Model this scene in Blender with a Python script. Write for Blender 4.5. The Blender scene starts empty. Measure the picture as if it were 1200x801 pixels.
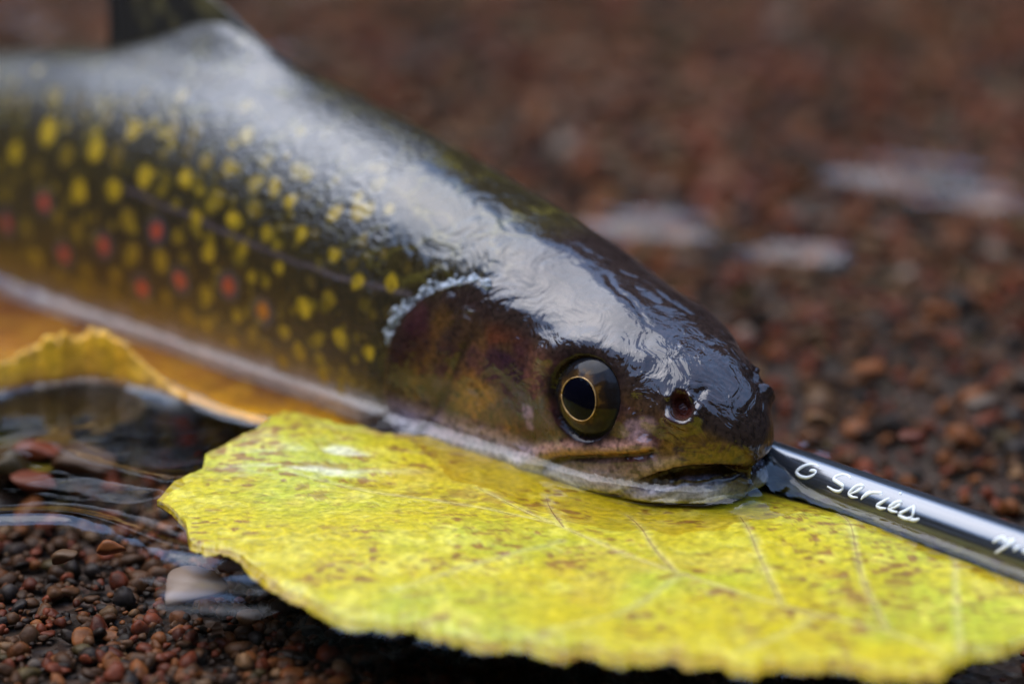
import bpy, math, random
import numpy as np
R = math.radians
random.seed(7); rng = np.random.default_rng(7)
scene = bpy.context.scene
COL = scene.collection
MM = 0.001

# ------------------------------------------------------------------ camera, sky, sun, exposure
PITCH = 18.0; FPX = 3500.0; DIST = 500.0
_p = R(PITCH)
FW = np.array([0, math.cos(_p), -math.sin(_p)]); RT = np.array([1.0, 0, 0]); UP = np.cross(RT, FW)
CAM = -FW * DIST
cd = bpy.data.cameras.new('camera'); cam = bpy.data.objects.new('camera', cd); COL.objects.link(cam)
cam.location = CAM * MM; cam.rotation_euler = (R(90 - PITCH), 0, 0)
cd.sensor_width = 36; cd.lens = 105; cd.clip_start = 0.01; cd.clip_end = 200
cd.dof.use_dof = True; cd.dof.focus_distance = 0.426; cd.dof.aperture_fstop = 7.8
scene.camera = cam

SUN_EL, SUN_ROT = 66.0, -60.0          # elevation; azimuth from +Y towards +X
world = bpy.data.worlds.new('World'); scene.world = world; world.use_nodes = True
wn = world.node_tree
sky = wn.nodes.new('ShaderNodeTexSky'); sky.sky_type = 'NISHITA'; sky.sun_disc = False
sky.sun_elevation = R(SUN_EL); sky.sun_rotation = R(SUN_ROT)
sky.air_density = 1.0; sky.dust_density = 0.6; sky.ozone_density = 3.0
wn.links.new(sky.outputs[0], wn.nodes['Background'].inputs[0])
wn.nodes['Background'].inputs[1].default_value = 0.15
sd = bpy.data.lights.new('sun', 'SUN'); so = bpy.data.objects.new('sun', sd); COL.objects.link(so)
sd.energy = 0.75; sd.angle = R(65); sd.color = (1, 0.98, 0.95)
so.rotation_euler = (R(90 - SUN_EL), 0, R(180 - SUN_ROT)); so.location = (1, 2, 3)
scene.view_settings.view_transform = 'Standard'; scene.view_settings.look = 'None'
scene.view_settings.exposure = 1.95; scene.view_settings.gamma = 1.0
scene.cycles.max_bounces = 8; scene.cycles.transparent_max_bounces = 12
scene.cycles.caustics_reflective = False; scene.cycles.caustics_refractive = False
scene.cycles.use_denoising = True

# ------------------------------------------------------------------ helpers (all lengths in mm)
def ray(u, v):
    d = FW + RT * ((u - 600) / FPX) + UP * ((400.5 - v) / FPX)
    return d / np.linalg.norm(d)
def at(u, v, z=0.0):
    d = ray(u, v); return CAM + d * ((z - CAM[2]) / d[2])
def proj(P):
    d = np.asarray(P) - CAM; z = d @ FW
    return np.stack([600 + FPX * (d @ RT) / z, 400.5 - FPX * (d @ UP) / z], -1)
def _hash(ix, iy, iz, seed):
    n = (ix.astype(np.int64) * 374761393 + iy.astype(np.int64) * 668265263 + iz.astype(np.int64) * 2147483647 + seed * 974634777) & 0xffffffff
    n = ((n ^ (n >> 13)) * 1274126177) & 0xffffffff
    n = ((n ^ (n >> 16)) * 2246822519) & 0xffffffff
    return ((n ^ (n >> 15)) & 0xffffff) / float(0xffffff)
def vnoise(P, size, seed=0):
    q = np.asarray(P, float) / size + 1000.37
    i = np.floor(q); f = q - i; f = f * f * (3 - 2 * f); i = i.astype(np.int64)
    o = 0
    for a in (0, 1):
        for b in (0, 1):
            for c in (0, 1):
                w = (f[..., 0] if a else 1 - f[..., 0]) * (f[..., 1] if b else 1 - f[..., 1]) * (f[..., 2] if c else 1 - f[..., 2])
                o = o + w * _hash(i[..., 0] + a, i[..., 1] + b, i[..., 2] + c, seed)
    return o
def fbm(P, size, seed=0, oct=4):
    t = 0; a = 1; n = 0
    for k in range(oct):
        t = t + a * vnoise(P, size / 2 ** k, seed + k * 17); n += a; a *= .5
    return t / n
def sstep(a, b, x):
    t = np.clip((x - a) / (b - a), 0, 1); return t * t * (3 - 2 * t)
def pchip(k, v, x):
    k = np.asarray(k, float); v = np.asarray(v, float); h = np.diff(k); d = np.diff(v) / h
    m = np.zeros_like(v); m[0] = d[0]; m[-1] = d[-1]
    for i in range(1, len(k) - 1):
        if d[i - 1] * d[i] > 0:
            w1 = 2 * h[i] + h[i - 1]; w2 = h[i] + 2 * h[i - 1]
            m[i] = (w1 + w2) / (w1 / d[i - 1] + w2 / d[i])
    i = np.clip(np.searchsorted(k, x) - 1, 0, len(k) - 2); t = (x - k[i]) / h[i]
    t2 = t * t; t3 = t2 * t
    return (2*t3 - 3*t2 + 1) * v[i] + (t3 - 2*t2 + t) * h[i] * m[i] + (-2*t3 + 3*t2) * v[i+1] + (t3 - t2) * h[i] * m[i+1]
def resample(pts, n):
    pts = np.asarray(pts, float); L = np.concatenate([[0], np.cumsum(np.linalg.norm(np.diff(pts, axis=0), axis=1))])
    x = np.linspace(0, L[-1], n); return np.stack([np.interp(x, L, pts[:, i]) for i in range(pts.shape[1])], -1)
def smooth_curve(pts, n):
    pts = np.asarray(pts, float); L = np.concatenate([[0], np.cumsum(np.linalg.norm(np.diff(pts, axis=0), axis=1))])
    x = np.linspace(0, L[-1], n); P = np.concatenate([[2*pts[0]-pts[1]], pts, [2*pts[-1]-pts[-2]]])
    out = []
    for xx in x:
        i = min(max(np.searchsorted(L, xx) - 1, 0), len(pts) - 2); t = (xx - L[i]) / max(L[i+1] - L[i], 1e-9)
        a, b, c, d = P[i], P[i+1], P[i+2], P[i+3]
        out.append(.5*((2*b)+(-a+c)*t+(2*a-5*b+4*c-d)*t*t+(-a+3*b-3*c+d)*t**3))
    return np.array(out)
def segdist(Q, line):
    """distance of points Q (N,k) to polyline (M,k) and the index of the nearest segment"""
    best = np.full(len(Q), 1e9); 
    for a, b in zip(line[:-1], line[1:]):
        ab = b - a; t = np.clip(((Q - a) @ ab) / max(ab @ ab, 1e-12), 0, 1)
        d = np.linalg.norm(Q - a - t[:, None] * ab, axis=1); best = np.minimum(best, d)
    return best
def link(name, me, mats=(), parent=None):
    o = bpy.data.objects.new(name, me); COL.objects.link(o)
    for m in mats if isinstance(mats, (list, tuple)) else [mats]: me.materials.append(m)
    if parent is not None: o.parent = parent
    return o
def mesh(name, V, F, mat, parent=None, cols=None, attrs=None, smooth=True, face='out'):
    V = np.asarray(V, float) * MM; F = np.asarray(F, np.int32)
    a_, b_, c_ = V[F[:, 0]], V[F[:, 1]], V[F[:, 2]]; nn = np.cross(b_ - a_, c_ - a_)
    if F.shape[1] == 4: nn = nn + np.cross(c_ - a_, V[F[:, 3]] - a_)
    sgn = nn[:, 2].sum() if face == 'up' else (nn * ((a_ + c_) / 2 - V.mean(0))).sum()
    if sgn < 0: F = F[:, ::-1].copy()
    V = V.astype(np.float32)
    me = bpy.data.meshes.new(name)
    me.vertices.add(len(V)); me.vertices.foreach_set('co', V.ravel())
    k = F.shape[1]; me.loops.add(F.size); me.loops.foreach_set('vertex_index', F.ravel())
    me.polygons.add(len(F)); me.polygons.foreach_set('loop_start', np.arange(0, F.size, k, dtype=np.int32))
    me.polygons.foreach_set('use_smooth', np.full(len(F), smooth))
    me.update(calc_edges=True); me.validate()
    if cols is not None:
        a = me.color_attributes.new('col', 'FLOAT_COLOR', 'POINT')
        a.data.foreach_set('color', np.concatenate([cols, np.ones((len(cols), 1))], 1).astype(np.float32).ravel())
    for n, x in (attrs or {}).items():
        a = me.attributes.new(n, 'FLOAT', 'POINT'); a.data.foreach_set('value', np.asarray(x, np.float32).ravel())
    return link(name, me, mat, parent)
def gridfaces(n, m, wrap=False):
    i, j = np.meshgrid(np.arange(n - 1), np.arange(m if wrap else m - 1), indexing='ij'); j2 = (j + 1) % m
    return np.stack([i*m + j, i*m + j2, (i+1)*m + j2, (i+1)*m + j], -1).reshape(-1, 4)
def tube(P, rad, n=10):
    P = np.asarray(P, float); rad = np.broadcast_to(rad, (len(P),)); T = np.gradient(P, axis=0); T /= np.linalg.norm(T, axis=1)[:, None] + 1e-12
    up = np.array([.12, .05, 1.0]); A = np.cross(T, up); A /= np.linalg.norm(A, axis=1)[:, None]; B = np.cross(T, A)
    th = np.linspace(0, 2*np.pi, n, endpoint=False)
    V = P[:, None] + rad[:, None, None] * (np.cos(th)[None, :, None] * A[:, None] + np.sin(th)[None, :, None] * B[:, None])
    F = gridfaces(len(P), n, True); V = V.reshape(-1, 3); m = len(V)
    V = np.concatenate([V, P[:1], P[-1:]])
    caps = [(m, (j+1) % n, j, j) for j in range(n)] + [(m+1, m-n+j, m-n+(j+1) % n, m-n+(j+1) % n) for j in range(n)]
    tri = np.array([c[:3] for c in caps]); 
    T3 = np.concatenate([F[:, [0, 1, 2]], F[:, [0, 2, 3]], tri]); return V, T3
def tag(o, label=None, cat=None, group=None, kind=None):
    for k, v in (('label', label), ('category', cat), ('group', group), ('kind', kind)):
        if v: o[k] = v
    return o

# ------------------------------------------------------------------ materials
def new_mat(name):
    m = bpy.data.materials.new(name); m.use_nodes = True
    return m, m.node_tree, m.node_tree.nodes['Principled BSDF']
def node(nt, typ, inp=None, **kw):
    n = nt.nodes.new(typ)
    for k, v in kw.items(): setattr(n, k, v)
    for k, v in (inp or {}).items():
        if isinstance(v, bpy.types.NodeSocket): nt.links.new(v, n.inputs[k])
        else: n.inputs[k].default_value = v
    return n
def ramp(nt, fac, stops):
    n = nt.nodes.new('ShaderNodeValToRGB'); nt.links.new(fac, n.inputs[0]); e = n.color_ramp.elements
    while len(e) < len(stops): e.new(0.5)
    for el, (p, c) in zip(e, stops): el.position = p; el.color = (*c, 1) if len(c) == 3 else c
    return n.outputs[0]
def math_n(nt, op, a, b=0.0):
    n = node(nt, 'ShaderNodeMath', {0: a, 1: b}, operation=op); return n.outputs[0]
def mixc(nt, fac, a, b, mode='MIX'):
    n = nt.nodes.new('ShaderNodeMix'); n.data_type = 'RGBA'; n.blend_type = mode
    for i, v in ((0, fac), (6, a), (7, b)):
        if isinstance(v, bpy.types.NodeSocket): nt.links.new(v, n.inputs[i])
        else: n.inputs[i].default_value = v if i == 0 or len(v) == 4 else (*v, 1)
    return n.outputs[2]
def attr(nt, name):
    return node(nt, 'ShaderNodeAttribute', attribute_name=name)
def objco(nt): return nt.nodes.new('ShaderNodeTexCoord').outputs['Object']

def mat_skin():
    m, nt, b = new_mat('trout_skin'); co = objco(nt)
    film = attr(nt, 'film').outputs['Fac']; c = attr(nt, 'col').outputs['Color']
    sp = node(nt, 'ShaderNodeTexNoise', {'Vector': co, 'Scale': 1500.0, 'Detail': 3.0})
    c2 = mixc(nt, 1.0, c, ramp(nt, sp.outputs[0], [(.3, (.55, .55, .55)), (.7, (1.45, 1.4, 1.35))]), 'MULTIPLY')
    nt.links.new(c2, b.inputs['Base Color'])
    rg = node(nt, 'ShaderNodeMapRange', {'Value': film, 'To Min': .065, 'To Max': .035}); nt.links.new(rg.outputs[0], b.inputs['Roughness'])
    nt.links.new(node(nt, 'ShaderNodeMapRange', {'Value': film, 'To Min': 1.74, 'To Max': 1.58}).outputs[0], b.inputs['IOR'])
    gl_ = node(nt, 'ShaderNodeMapRange', {'Value': attr(nt, 'gloss').outputs['Fac'], 'To Min': .08, 'To Max': .5}); nt.links.new(gl_.outputs[0], b.inputs['Specular IOR Level'])
    wob = node(nt, 'ShaderNodeTexNoise', {'Vector': co, 'Scale': 210.0, 'Detail': 3.0, 'Roughness': .5, 'Distortion': 1.6})
    rip = math_n(nt, 'MULTIPLY', wob.outputs[0], attr(nt, 'ripple').outputs['Fac'])
    vor = node(nt, 'ShaderNodeTexVoronoi', {'Vector': co, 'Scale': 950.0})
    fine = node(nt, 'ShaderNodeTexNoise', {'Vector': co, 'Scale': 1900.0, 'Detail': 2.0})
    sc = math_n(nt, 'MULTIPLY', math_n(nt, 'ADD', vor.outputs['Distance'], fine.outputs[0]), math_n(nt, 'SUBTRACT', 1.0, film))
    b1 = node(nt, 'ShaderNodeBump', {'Height': rip, 'Strength': 1.0, 'Distance': .0009})
    b2 = node(nt, 'ShaderNodeBump', {'Height': sc, 'Strength': 1.0, 'Distance': .00019, 'Normal': b1.outputs[0]})
    nt.links.new(b2.outputs[0], b.inputs['Normal'])
    return m
def mat_attr(name, rough, ior=1.45, noise=600.0, amp=.35, bump=.0002, spec=.5):
    m, nt, b = new_mat(name); co = objco(nt); c = attr(nt, 'col').outputs['Color']
    n = node(nt, 'ShaderNodeTexNoise', {'Vector': co, 'Scale': noise, 'Detail': 4.0})
    nt.links.new(mixc(nt, 1.0, c, ramp(nt, n.outputs[0], [(.3, (1-amp,)*3), (.7, (1+amp,)*3)]), 'MULTIPLY'), b.inputs['Base Color'])
    b.inputs['Roughness'].default_value = rough; b.inputs['IOR'].default_value = ior; b.inputs['Specular IOR Level'].default_value = spec
    bp = node(nt, 'ShaderNodeBump', {'Height': n.outputs[0], 'Strength': .7, 'Distance': bump}); nt.links.new(bp.outputs[0], b.inputs['Normal'])
    return m
def mat_plain(name, col, rough=.4, ior=1.5, metal=0.0, noise=None, amp=.3, bump=0.0, coat=0.0):
    m, nt, b = new_mat(name); b.inputs['Base Color'].default_value = (*col, 1)
    b.inputs['Roughness'].default_value = rough; b.inputs['IOR'].default_value = ior; b.inputs['Metallic'].default_value = metal; b.inputs['Coat Weight'].default_value = coat
    if noise:
        n = node(nt, 'ShaderNodeTexNoise', {'Vector': objco(nt), 'Scale': noise, 'Detail': 5.0})
        nt.links.new(mixc(nt, 1.0, col, ramp(nt, n.outputs[0], [(.3, (1-amp,)*3), (.7, (1+amp,)*3)]), 'MULTIPLY'), b.inputs['Base Color'])
        if bump:
            bp = node(nt, 'ShaderNodeBump', {'Height': n.outputs[0], 'Strength': .8, 'Distance': bump}); nt.links.new(bp.outputs[0], b.inputs['Normal'])
    return m
def mat_water():
    m, nt, b = new_mat('clear_water'); nt.nodes.remove(b); out = nt.nodes['Material Output']
    n = node(nt, 'ShaderNodeTexNoise', {'Vector': objco(nt), 'Scale': 90.0, 'Detail': 2.0})
    bp = node(nt, 'ShaderNodeBump', {'Height': n.outputs[0], 'Strength': .5, 'Distance': .0006})
    fr = node(nt, 'ShaderNodeFresnel', {'IOR': 1.33, 'Normal': bp.outputs[0]})
    tr = node(nt, 'ShaderNodeBsdfTransparent', {'Color': (.965, .915, .85, 1)})
    gl = node(nt, 'ShaderNodeBsdfGlossy', {'Color': (1, 1, 1, 1), 'Roughness': .015, 'Normal': bp.outputs[0]})
    mx = node(nt, 'ShaderNodeMixShader', {0: fr.outputs[0], 1: tr.outputs[0], 2: gl.outputs[0]})
    nt.links.new(mx.outputs[0], out.inputs['Surface']); return m
M_skin = mat_skin(); M_water = mat_water()
M_leaf = mat_attr('yellow_leaf', .3, noise=900.0, amp=.3, bump=.0003)
M_oleaf = mat_attr('orange_leaf', .38, noise=700.0, amp=.3, bump=.00025)
M_gravel = mat_attr('gravel', .5, noise=500.0, amp=.45, bump=.0004, spec=.3)
M_fin = mat_attr('fin_membrane', .28, ior=1.6, noise=800.0, amp=.3, bump=.0002)

# ------------------------------------------------------------------ the setting: bed, banks, wood
def bedz(x, y):
    P = np.stack([x, y, np.zeros_like(x)], -1)
    return -15.0 + 2.5 * (fbm(P, 70.0, 3, 3) - .5) * 2 - 3.0 * sstep(60, 20, np.abs(x + 30 + (y - 5) * .75))
def growing(a, b, d0, far, k=1.35):
    inner = list(np.arange(a, b + 1e-6, d0)); lo = []; hi = []; st = d0; x = a
    while x > -far: st *= k; x -= st; lo.append(x)
    st = d0; x = inner[-1]
    while x < far: st *= k; x += st; hi.append(x)
    return np.array(lo[::-1] + inner + hi)
gx = growing(-200, 200, 4.0, 30000); gy = growing(-200, 420, 4.0, 30000)
X, Y = np.meshgrid(gx, gy, indexing='ij'); far = np.maximum(np.maximum(np.abs(Y) - 2600, np.abs(X) - 3900), 0)
Z = bedz(X, Y) - 1.0 + np.minimum(far * .35, 900 + far * .05)
m, nt, b = new_mat('bed_sand'); co = objco(nt)
v = node(nt, 'ShaderNodeTexVoronoi', {'Vector': co, 'Scale': 420.0}); n = node(nt, 'ShaderNodeTexNoise', {'Vector': co, 'Scale': 40.0, 'Detail': 6.0})
nt.links.new(mixc(nt, .6, ramp(nt, n.outputs[0], [(.3, (.02, .012, .008)), (.7, (.06, .036, .022))]), ramp(nt, node(nt, 'ShaderNodeSeparateColor', {0: v.outputs['Color']}).outputs[0], [(.0, (.012, .009, .008)), (.6, (.05, .028, .018)), (1.0, (.09, .04, .025))])), b.inputs['Base Color'])
b.inputs['Roughness'].default_value = .6
bp = node(nt, 'ShaderNodeBump', {'Height': v.outputs['Distance'], 'Strength': .8, 'Distance': .003}); nt.links.new(bp.outputs[0], b.inputs['Normal'])
tag(mesh('stream_bed', np.stack([X, Y, Z], -1).reshape(-1, 3), gridfaces(len(gx), len(gy)), m, face='up'), kind='structure')

def wood(name, y0, y1, x0, x1, htop, n, seed, label, turn=False, low=1.0):
    g = np.random.default_rng(seed)
    # tree crowns along the bank: clumps of leaf-sized faces
    cx = np.arange(x0, x1, 1.15); V = []; F = []; Cc = []
    pts = []
    for x in cx:
        for r in range(2):
            c = np.array([x + g.normal(0, .4), g.uniform(y0, y1), 0]); h = htop * g.uniform(.8, 1.08) * (low if x < -1.2 else 1)
            k = n // (2 * len(cx)); t = g.uniform(0, 1, k) ** .8; rad = (1.7 * np.sin(np.pi * np.clip(t * .92 + .06, 0, 1)) ** .7 + .25)
            a = g.uniform(0, 2*np.pi, k); q = rad * np.sqrt(g.uniform(.15, 1, k))
            pts.append(np.stack([c[0] + q*np.cos(a), c[1] + q*np.sin(a), .5 + t*(h-.5)], -1))
    P = np.concatenate(pts)
    if turn: P = P[:, [1, 0, 2]]
    k = len(P); s = g.uniform(.09, .2, k)
    A = g.normal(size=(k, 3)); A /= np.linalg.norm(A, axis=1)[:, None]; B = np.cross(A, g.normal(size=(k, 3))); B /= np.linalg.norm(B, axis=1)[:, None]
    V = np.stack([P - A*s[:, None], P + B*s[:, None]*.6, P + A*s[:, None], P - B*s[:, None]*.6], 1).reshape(-1, 3) * 1000
    F = np.arange(4*k).reshape(-1, 4)
    base = np.array([[.035, .05, .018], [.06, .055, .015], [.025, .035, .014]])[g.integers(0, 3, k)] * g.uniform(.6, 1.3, (k, 1))
    o = mesh(name, V, F, mat_attr('wood_leaves', .6, noise=5.0, amp=.2, bump=.0), cols=np.repeat(base, 4, 0), smooth=False)
    tag(o, label, 'wood', kind='stuff')
wood('far_wood', 4.6, 6.2, -9, 9, 4.1, 50000, 1, 'dense green wood on the far bank of the stream', low=.72)
wood('near_wood', -6.6, -5.0, -9, 9, 5.2, 45000, 2, 'dense green wood on the near bank of the stream')
wood('upstream_wood', -7.2, -5.4, -6, 6, 3.5, 40000, 3, 'dense green wood round the upstream bend', True)
wood('downstream_wood', 5.6, 7.4, -6, 6, 3.7, 40000, 4, 'dense green wood round the downstream bend', True)

# ------------------------------------------------------------------ the trout's shape
SQ = lambda a: np.sqrt(np.asarray(a, float))
kW  = [0, .4, 1.2, 3, 8, 15, 25, 35, 50, 65, 90, 115, 140, 170, 200, 240, 262, 275]
vW  = [.1, 2.6, 4.6, 7.0, 10.2, 12.8, 14.8, 16, 17.6, 18.8, 20, 20.5, 20.5, 18.5, 15.5, 9, 6, 4.5]
vZT = [8.0, 10.2, 12.2, 14.8, 18.8, 22.3, 26, 29, 33, 36.4, 41.7, 45, 44, 39.5, 34, 25, 21, 20]
vZB = [7.6, 4.8, 2.6, 0.3, -3.2, -5.6, -8, -9.5, -11.5, -13, -15, -16, -16, -15, -12, -6, -4, -4]
def prof(v, s): return pchip(SQ(kW), v, np.sqrt(np.maximum(s, 0)))
SX, SY, YH, YB = 34.8, -74.6, 49.2, 44.3
_s = np.linspace(0, 330, 1321); _yaw = np.radians(YB + (YH - YB) / (1 + np.exp((_s - 70) / 12)) - 10 * sstep(150, 330, _s))
_ax = SX + np.concatenate([[0], np.cumsum(-np.cos(_yaw[:-1]) * .25)]); _ay = SY + np.concatenate([[0], np.cumsum(np.sin(_yaw[:-1]) * .25)])
def bend(s, L, Z):
    """fish space (distance from snout, towards near side, height) -> world"""
    sc = np.clip(s, 0, 330); yw = np.interp(sc, _s, _yaw); ex = s - sc
    ax = np.interp(sc, _s, _ax) - ex * np.cos(yw); ay = np.interp(sc, _s, _ay) + ex * np.sin(yw)
    return np.stack([ax - L * np.sin(yw), ay - L * np.cos(yw), Z], -1)
rows = np.concatenate([np.linspace(.05, 3, 26) ** 1.0, np.arange(3.2, 78, .36), np.arange(78, 176, .6), np.arange(176, 275.5, 2.2)])
NT = 190
th = np.linspace(0, np.pi, NT)
S = np.repeat(rows[:, None], NT, 1); TH = np.repeat(th[None], len(rows), 0)
def section(S, TH):
    w = prof(vW, S); zt = prof(vZT, S); zb = prof(vZB, S)
    zm = zb + (zt - zb) * (.47 + .02 * sstep(60, 20, S))
    nt_ = 2.3 + .12 * sstep(70, 30, S); nb_ = 2.1
    st, ct = np.abs(np.sin(TH)), np.cos(TH)
    nn = np.where(ct > 0, nt_, nb_)
    lat_ = w * st ** (2/nn); hump = pchip([0, 97, 106, 114, 122, 129, 136, 143, 151, 280], [0, 0, 1.6, 4.4, 6.6, 5.6, 3.4, 1.4, 0, 0], S) * np.exp(-(lat_ / 3.8) ** 2) * (ct > 0)
    return np.stack([S, lat_, hump + zm + np.where(ct > 0, zt - zm, zm - zb) * np.sign(ct) * np.abs(ct) ** (2/nn)], -1)
FS = section(S, TH)                                   # fish space, near half
def gnormal(P):
    du = np.gradient(P, axis=0); dv = np.gradient(P, axis=1); n = np.cross(dv, du)
    n /= np.linalg.norm(n, axis=2)[..., None] + 1e-12; return n
NB = gnormal(FS)
if NB[len(rows)//2, NT//2, 1] < 0: NB = -NB
NB[:, 0] = (0, 0, 1); NB[:, -1] = (0, 0, -1)
WB = bend(FS[..., 0], FS[..., 1], FS[..., 2]); PX = proj(WB)
_wn = gnormal(WB); 
if _wn[len(rows)//2, NT//2, 1] > 0: _wn = -_wn
FACING = ((CAM - WB) * _wn).sum(-1) > 0
def pick(u, v):
    """photo pixel -> index of the near-flank point it shows"""
    d = (PX[..., 0] - u) ** 2 + (PX[..., 1] - v) ** 2 + np.where(FACING, 0, 1e6)
    return np.unravel_index(np.argmin(d), d.shape)
def pickfs(u, v): return FS[pick(u, v)]
FL = FS.reshape(-1, 3)
def dline(px, n=60):
    P = np.array([pickfs(u, v) for u, v in smooth_curve(px, 24)]); return segdist(FL, P).reshape(S.shape)
def dpoint(u, v): return np.linalg.norm(FS - pickfs(u, v), axis=-1)

D = np.zeros_like(S)
# gill cover
OPX = [(585, 322), (555, 330), (515, 340), (482, 362), (463, 395), (456, 430), (456, 455), (462, 478)]
op = np.array([(TH[pick(u, v)], S[pick(u, v)]) for u, v in smooth_curve(OPX, 30)]); op = op[np.argsort(op[:, 0])]
s_op = np.interp(TH, np.concatenate([op[:, 0], [op[-1, 0] + .35, np.pi]]), np.concatenate([op[:, 1], [op[-1, 1] - 3, 40]]))
opw = sstep(op[0, 0] - .06, op[0, 0] + .22, TH)
ahead = s_op - S
D += opw * np.where(ahead > 0, 1.5 * np.exp(-np.maximum(ahead, 0) / 16) * sstep(0, .7, ahead), -.9 * np.exp(np.minimum(ahead, 0) / 2.2) * sstep(0, -.4, ahead))
d_pre = dline([(556, 392), (543, 420), (530, 450), (514, 480), (500, 500)])
D -= .14 * np.exp(-(d_pre / .8) ** 2)
# eye socket
EYE = pickfs(686, 466); d_eye = np.linalg.norm(FS - EYE, axis=-1)
D -= 1.1 * sstep(6.3, 5.5, d_eye)
# nostril with its flap
NO = pickfs(799, 474); d_no = np.linalg.norm(FS - NO, axis=-1)
_dn = FS - NO; ang = np.arctan2(_dn[..., 2], -_dn[..., 0])          # 0 = towards the snout
d_nw = d_no * (1 + .22 * np.cos(2 * (ang - .6))) + .5 * (fbm(FS, 1.6, 13, 2) - .5)
D += (.38 + .26 * np.cos(ang + .9)) * np.exp(-((d_nw - 2.5) / .8) ** 2) - 2.0 * sstep(1.9, .9, d_nw)
D += .75 * np.exp(-(dline([(782, 490), (804, 495), (822, 478)]) / .8) ** 2) + .5 * np.exp(-(dline([(784, 466), (797, 459), (810, 466)]) / .45) ** 2)
D -= .5 * np.exp(-(dline([(826, 455), (816, 462), (812, 474)]) / .5) ** 2)
# mouth, jaw bone, grooves
d_mo = dline([(899, 545), (880, 551), (857, 557), (830, 557), (802, 558), (770, 563), (740, 570), (715, 576)])
mo_w = 1.35 - .95 * sstep(4, 22, S)
mo_z = np.interp(S, [0, 2, 6, 12, 20, 26], [6.5, 5.2, 3.6, 1.5, -1, -3])
D -= (2.4 * sstep(14, 7, S) + .25) * np.exp(-(d_mo / mo_w) ** 4)
D -= .9 * sstep(.4, -1.6, FS[..., 2] - mo_z) * sstep(15, 5, S) * sstep(.05, .6, np.sin(TH) + .25)
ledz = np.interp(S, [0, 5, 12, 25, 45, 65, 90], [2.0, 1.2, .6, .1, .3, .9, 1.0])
ledge = np.exp(-((FS[..., 2] - ledz) / 1.5) ** 2) * sstep(.8, 4, S) * sstep(82, 60, S)  # added bulge that catches sky light, imitating the bright band of water
D += (1.0 + .9 * sstep(20, 6, S)) * ledge
d_gr = dline([(764, 530), (732, 535), (690, 535), (660, 537), (640, 546)])
D -= .6 * np.exp(-(d_gr / .5) ** 2)
d_bar = dline([(758, 520), (720, 524), (680, 523), (640, 528), (615, 536)]); D += .75 * np.exp(-(d_bar / 1.3) ** 2)
D += .5 * np.exp(-(dline([(790, 540), (750, 551), (700, 556)]) / 1.8) ** 2)
D += .5 * np.exp(-(dpoint(735, 500) / 2.2) ** 2) - .5 * np.exp(-(dline([(742, 470), (750, 500), (770, 515)]) / 1.0) ** 2)
# cheek and skull relief
head = sstep(4, -4, S - s_op) * sstep(76, 60, S)
D += head * .9 * (fbm(FS, 9.0, 5, 3) - .5) + .35 * (fbm(FS, 22.0, 9, 2) - .5)
D -= .13 * np.exp(-(dline([(712, 322), (722, 340), (744, 356), (758, 380)]) / .5) ** 2)
D += .7 * np.exp(-(dline([(640, 415), (690, 402), (750, 420)]) / 2.0) ** 2)
D += (1 - head) * .05 * (fbm(FS, 2.2, 21, 2) - .5)
D *= sstep(0, 1.2, S)[...]
FD = FS + NB * D[..., None]
FD[:, 0, 1] = 0; FD[:, -1, 1] = 0; FD[..., 1] = np.maximum(FD[..., 1], 0)

# ---- colours of the skin (pigment, with some shade and the bright water band painted in)
def lerp(c, col, m): return c * (1 - m[..., None]) + np.array(col) * m[..., None]
nA = fbm(FS, 10.0, 31, 4); nB = fbm(FS, 4.0, 41, 3); nC = fbm(FS, 1.6, 51, 2)
c = np.zeros(S.shape + (3,)); c[:] = (.034, .026, .013)
zrel = (FS[..., 2] - prof(vZB, S)) / (prof(vZT, S) - prof(vZB, S))
c = lerp(c, (.05, .037, .012), sstep(.35, .75, nB) * .7)
worm = np.abs(fbm(FS, 4.5, 87, 2) - .5); c = lerp(c, (.11, .09, .02), sstep(.045, .0, worm) * sstep(.62, .8, zrel) * .8)
gold = sstep(110, 178, S) * sstep(.95, .4, zrel) * .5 + sstep(.5, .3, zrel) * sstep(80, 120, S) * .35
c = lerp(c, (.17, .11, .014), np.clip(gold * (.45 + .8 * nB), 0, .9))
c = lerp(c, (.32, .22, .06), sstep(.42, .34, zrel) * .6)
c = lerp(c, (.60, .55, .52), sstep(.355, .27, zrel + (nB - .5) * .05))
ll = dline([(150, 222), (190, 240), (250, 265), (330, 300), (400, 325), (480, 345)])
c = lerp(c, (.13, .10, .11), np.exp(-(ll / .4) ** 2) * .8)
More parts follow.
